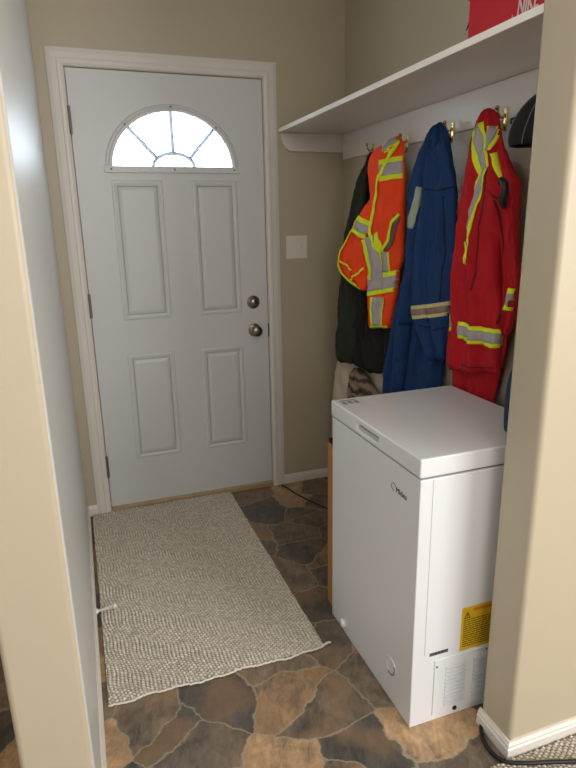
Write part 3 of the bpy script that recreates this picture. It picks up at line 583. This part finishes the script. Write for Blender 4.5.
# icons on the lid corner
ic = MB()
for i in range(3):
    x = .736+.022*i; ic.box(x, x+.015, -1.205, -1.176, .8372, .8376)
ic.box(.736,.795,-1.170,-1.162,.8372,.8376)
ic.build('icon_sticker', M['inkgrey'], lo)
text('brand_lettering', 'Midea', M['ink'], fz_, .024, (FX0-.0004, -1.574, .694), (0,-1,0), (0,0,1))
lg = MB(); pts = [(FX0-.0008, -1.562-.011*math.cos(t), .705+.011*math.sin(t)) for t in [R(a_) for a_ in range(20, 300, 20)]]
lg.tube(pts, .0008, 5).build('brand_ring', M['ink'], fz_)
dr = MB().lathe((FX0, -1.252, .040), (-1,0,0), [(0,.016),(.010,.016),(.014,.013),(.015,0)], 20).build('drain_plug', M['freezer'], fz_, smooth=True)
dl = MB().lathe((FX0, -1.580, .125), (-1,0,0), [(0,.028),(.002,.028),(.0025,.025),(.001,.023),(.001,.0)], 28).build('thermostat_dial', M['freezer'], fz_)
MB().tube([(FX0-.003,-1.580+.026*math.cos(R(a_)),.125+.026*math.sin(R(a_))) for a_ in range(150,300,12)], .0022, 6).build('dial_arc', M['gasket'], dl, smooth=True)
# side panel: seam, louvres, plug hole, stickers
ys = FY0-.0006
MB().box(.7595,.7610,ys-.0002,FY0+.002,.24,.776).build('side_seam', M['louvre'], fz_)
vp = MB().box(.795,.990,FY0-.003,FY0+.001,.022,.212).build('vent_panel', M['freezer'], fz_, bevel=.001)
for cx0, cx1 in ((.832,.900),(.926,.985)):
    for i in range(11):
        z = .048+i*.0128
        l_ = MB(); l_.v = [(cx0,FY0-.003,z),(cx1,FY0-.003,z),(cx1,FY0-.0075,z+.0005),(cx0,FY0-.0075,z+.0005),(cx0,FY0-.003,z+.0060),(cx1,FY0-.003,z+.0060)]
        l_.f = [(0,1,2,3),(3,2,5,4),(0,3,4),(1,5,2),(0,4,5,1)]
        l_.build('louvre', M['louvre'], vp)  # darker grey puts the shading between louvres into the colour
MB().lathe((.871,FY0-.003,.026),(0,-1,0),[(0,.0075),(.002,.007),(.002,0)],14).build('cord_hole', M['dark'], vp)
for x, z in ((.802,.190),(.970,.203)): MB().lathe((x,FY0-.003,z),(0,-1,0),[(0,.0035),(.0015,.003),(.0015,0)],10).build('screw', M['gasket'], vp)
yl = MB().box(.877,1.010,ys-.0004,FY0+.001,.220,.362).build('warning_label', M['yellow'], fz_)
MB().prism([[(.884,.326),(.906,.326),(.895,.348)],[(.888,.3285),(.902,.3285),(.895,.343)]], XZ(ys-.0012), 0, .0006).build('warning_triangle', M['yelink'], yl)
MB().box(.894,.896,ys-.0012,ys-.0004,.331,.340).build('warning_mark', M['yelink'], yl)
MB().box(.915,1.004,ys-.001,ys-.0003,.345,.354).build('header_bar', M['orangeink'], yl)
tx = MB(); random.seed(3)
for i in range(13):
    z = .318-i*.0072; x = .884
    while x < .995:
        w = random.uniform(.006,.02); tx.box(x, min(x+w,1.003), ys-.001, ys-.0003, z, z+.0028); x += w+.0025
tx.build('small_print', M['yelink'], yl)
bc = MB(); x = .777
while x < .836:
    w = random.choice((.001,.0018,.003)); bc.box(x, x+w, ys-.0008, ys, .231, .241); x += w+.0014
bc.build('barcode', M['ink'], fz_)
ft = MB()
for x in (FX0+.04, FX1-.04):
    for y in (FY0+.04, FY1-.04):
        MB().lathe((x,y,0),(0,0,1),[(0,.016),(.004,.018),(.019,.018)],16).build('foot', M['dark'], fz_)
# ------------------------------------------------------------------ cardboard box behind the freezer
cb = empty('cardboard_box', (.85, -1.03, 0), 'tall narrow brown cardboard box standing behind the far side of the freezer', 'box')
MB().box(.739, .98, -1.122, -1.062, .001, .656).build('carton', M['card'], cb, bevel=.002)
MB().box(.742, .97, -1.120, -1.064, .655, .672).build('packing_foam', M['card_in'], cb, bevel=.003)
# ------------------------------------------------------------------ cables
def smooth_path(pts, n=8):
    P_ = [Vector(p) for p in pts]; P_ = [P_[0]]+P_+[P_[-1]]; o = []
    for i in range(1, len(P_)-2):
        for k in range(n):
            t = k/n; a_, b_, c_, d_ = P_[i-1:i+3]
            o.append(.5*((2*b_)+(-a_+c_)*t+(2*a_-5*b_+4*c_-d_)*t*t+(-a_+3*b_-3*c_+d_)*t**3))
    o.append(P_[-2]); return o
cbm = MB().tube(smooth_path([(1.02,-1.712,.006),(.985,-1.716,.006),(.935,-1.745,.006),(.900,-1.79,.006),(.888,-1.84,.006),(.898,-1.885,.012),(.940,-1.912,.018),(1.01,-1.935,.018),(1.10,-1.965,.018),(1.25,-2.01,.018)]), .0058, 10).build('power_cord', M['black_cable'], None, smooth=True)
tag(cbm, 'black power cord curling round the foot of the stub wall', 'cord')
c2 = MB().tube(smooth_path([(.905,-.030,.004),(.925,-.08,.004),(.945,-.16,.004),(.985,-.27,.004),(1.03,-.37,.004),(1.09,-.50,.004),(1.16,-.70,.004)]), .0035, 8).build('extension_cord', M['black_cable'], None, smooth=True)
tag(c2, 'thin dark cord lying across the stone floor near the door casing', 'cord')
# ------------------------------------------------------------------ door stop
ds = empty('door_stop', (-.108, -.857, .032), 'white door stop sticking out of the left baseboard', 'door stop')
MB().lathe((-.1085,-.857,.034),(1,0,0),[(0,.011),(.004,.011),(.008,.006)],16).build('mount', M['stop'], ds)
coil = [(-.102+.055*i/60, -.857+.0045*math.cos(i*1.0), .034+.0045*math.sin(i*1.0)+.006*i/60) for i in range(61)]
MB().tube(coil, .0022, 6).build('spring', M['stop'], ds, smooth=True)
MB().lathe((-.049,-.857,.040),(1,0,.1),[(0,.007),(.010,.0075),(.014,.005),(.0145,0)],14).build('rubber_tip', M['stop'], ds, smooth=True)
# ------------------------------------------------------------------ rug and carpet (looped pile height fields)
def loops(x, y):
    a = -.5; u = (x*math.cos(a)+y*math.sin(a)); v = (-x*math.sin(a)+y*math.cos(a))
    jit = np.sin(u*61+np.sin(v*43)*1.3)*.0008+np.sin(u*173+v*31)*.0011+np.sin(v*19+u*12)*.0015
    v2 = v+jit; row = np.floor(v2/.0098); fv = v2/.0098-row-.5
    sh_ = (row*.5)%1+.35*np.sin(row*12.9898); uu = u/.0140+sh_; fu = uu-np.floor(uu)-.5
    cell = np.sin(row*78.233+np.floor(uu)*37.719)*43758.5453; cell = cell-np.floor(cell)
    d = np.clip(1-(np.abs(fu*2)**2.2+np.abs(fv*2)**2.2), 0, 1)**.5
    return d*(.65+.35*cell)
def heightfield(name, xs, ys, z0, amp, m, edge=0.0, ragged=False):
    X, Y = np.meshgrid(xs, ys); Z = z0+amp*loops(X, Y); ny, nx = X.shape
    if ragged:
        rng = np.random.RandomState(4)
        for e, s in ((0,-1),(ny-1,1)):
            Y[e,:] += s*(.004*np.abs(rng.randn(nx)))+.004*np.sin(X[e,:]*23)+.003*np.sin(X[e,:]*61)
            Y[e-s,:] = (Y[e,:]+Y[e-2*s,:])/2 if True else Y[e-s,:]
        for e, s in ((0,-1),(nx-1,1)): X[:,e] += s*.0015*rng.randn(ny)
    Z[0,:] = Z[-1,:] = .0015; Z[:,0] = Z[:,-1] = .0015
    co = np.stack([X, Y, Z], -1).reshape(-1, 3)
    i = np.arange(ny*nx).reshape(ny, nx); q = np.stack([i[:-1,:-1], i[:-1,1:], i[1:,1:], i[1:,:-1]], -1).reshape(-1, 4)
    me = bpy.data.meshes.new(name); me.vertices.add(len(co)); me.vertices.foreach_set('co', co.ravel())
    me.loops.add(q.size); me.loops.foreach_set('vertex_index', q.ravel().astype(np.int32))
    me.polygons.add(len(q)); me.polygons.foreach_set('loop_start', np.arange(0, q.size, 4, dtype=np.int32)); me.polygons.foreach_set('loop_total', np.full(len(q), 4, dtype=np.int32))
    me.update(); me.validate()
    o = bpy.data.objects.new(name, me); COL.objects.link(o); me.materials.append(m)
    me.polygons.foreach_set('use_smooth', np.ones(len(q), bool)); return o
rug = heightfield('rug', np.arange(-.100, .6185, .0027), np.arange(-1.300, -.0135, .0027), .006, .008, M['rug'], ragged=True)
tag(rug, 'beige looped-pile rug lying on the stone floor in front of the door', 'rug')
fe = MB(); fe.tube([(x, -1.300+.004*math.sin(x*23)+.003*math.sin(x*61)-.004+random.uniform(-.002,.002), .005+random.uniform(0,.002)) for x in np.arange(-.092, .628, .006)], .0034, 6)
fe.tube([(.618,-1.297,.008),(.640,-1.292,.010),(.652,-1.290,.006)], .004, 6)
tag(fe.build('frayed_edge', M['fringe'], rug, smooth=True), 'frayed whitish cut edge')
# shear the rug very slightly to the photographed outline
for v in rug.data.vertices: v.co.x += (-v.co.y)*.006
cx_ = np.concatenate([np.arange(.853, 1.35, .0027), np.linspace(1.36, 2.98, 60)]); cy_ = np.concatenate([np.linspace(-5.39, -2.32, 60), np.arange(-2.31, -1.879, .0027)])
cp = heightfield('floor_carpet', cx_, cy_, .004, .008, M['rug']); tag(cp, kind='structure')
# ------------------------------------------------------------------ light
w = bpy.data.worlds.new('World'); S.world = w; w.use_nodes = True
bg = w.node_tree.nodes['Background']; bg.inputs[0].default_value = (.76,.89,1,1); bg.inputs[1].default_value = 9.0
def area(name, loc, target, size, energy, col, sy=None):
    l = bpy.data.lights.new(name, 'AREA'); l.energy = energy; l.color = col; l.size = size
    if sy: l.shape = 'RECTANGLE'; l.size_y = sy
    o = bpy.data.objects.new(name, l); COL.objects.link(o); o.location = loc
    o.rotation_euler = (Vector(target)-Vector(loc)).to_track_quat('-Z', 'Y').to_euler(); return o
area('window_light_behind', (.4,-5.3,1.6), (.3,0,1.0), 1.8, 24, (.93,.96,1), 1.3)
area('fill_light_left', (-2.5,-3.6,1.5), (.6,-1.6,.9), 1.2, 26, (.95,.97,1), 1.2)  # added fill from the left, softens contrast on the stub wall
area('window_light_right', (2.4,-4.7,1.5), (.1,-1.4,.9), 1.5, 86, (.985,.985,.985), 1.3)
area('alcove_fill_light', (.3,-2.8,2.42), (.9,-.9,.9), 1.0, 15, (1,.95,.88))  # added warm fill, unseen, brightens the alcove and clothes
# ------------------------------------------------------------------ camera
cam = bpy.data.cameras.new('Camera'); co = bpy.data.objects.new('Camera', cam); COL.objects.link(co); S.camera = co
cam.sensor_width = 36; cam.sensor_fit = 'AUTO'; cam.lens = 583.8769/768*36; cam.clip_start = .02
r_ = Vector((0.94139132,-0.33683213,-0.01806928)); u_ = Vector((0.1062649,0.24530085,0.96360535)); f_ = Vector((0.32014083,0.90904984,-0.26671752))
mx = Matrix((r_, u_, -f_)).transposed().to_4x4(); mx.translation = Vector((-.04225799,-2.86530906,1.41576542)); co.matrix_world = mx
S.view_settings.view_transform = 'Standard'; S.view_settings.look = 'None'; S.view_settings.exposure = 0
S.cycles.use_denoising = True; S.cycles.max_bounces = 8; S.cycles.sample_clamp_indirect = 8
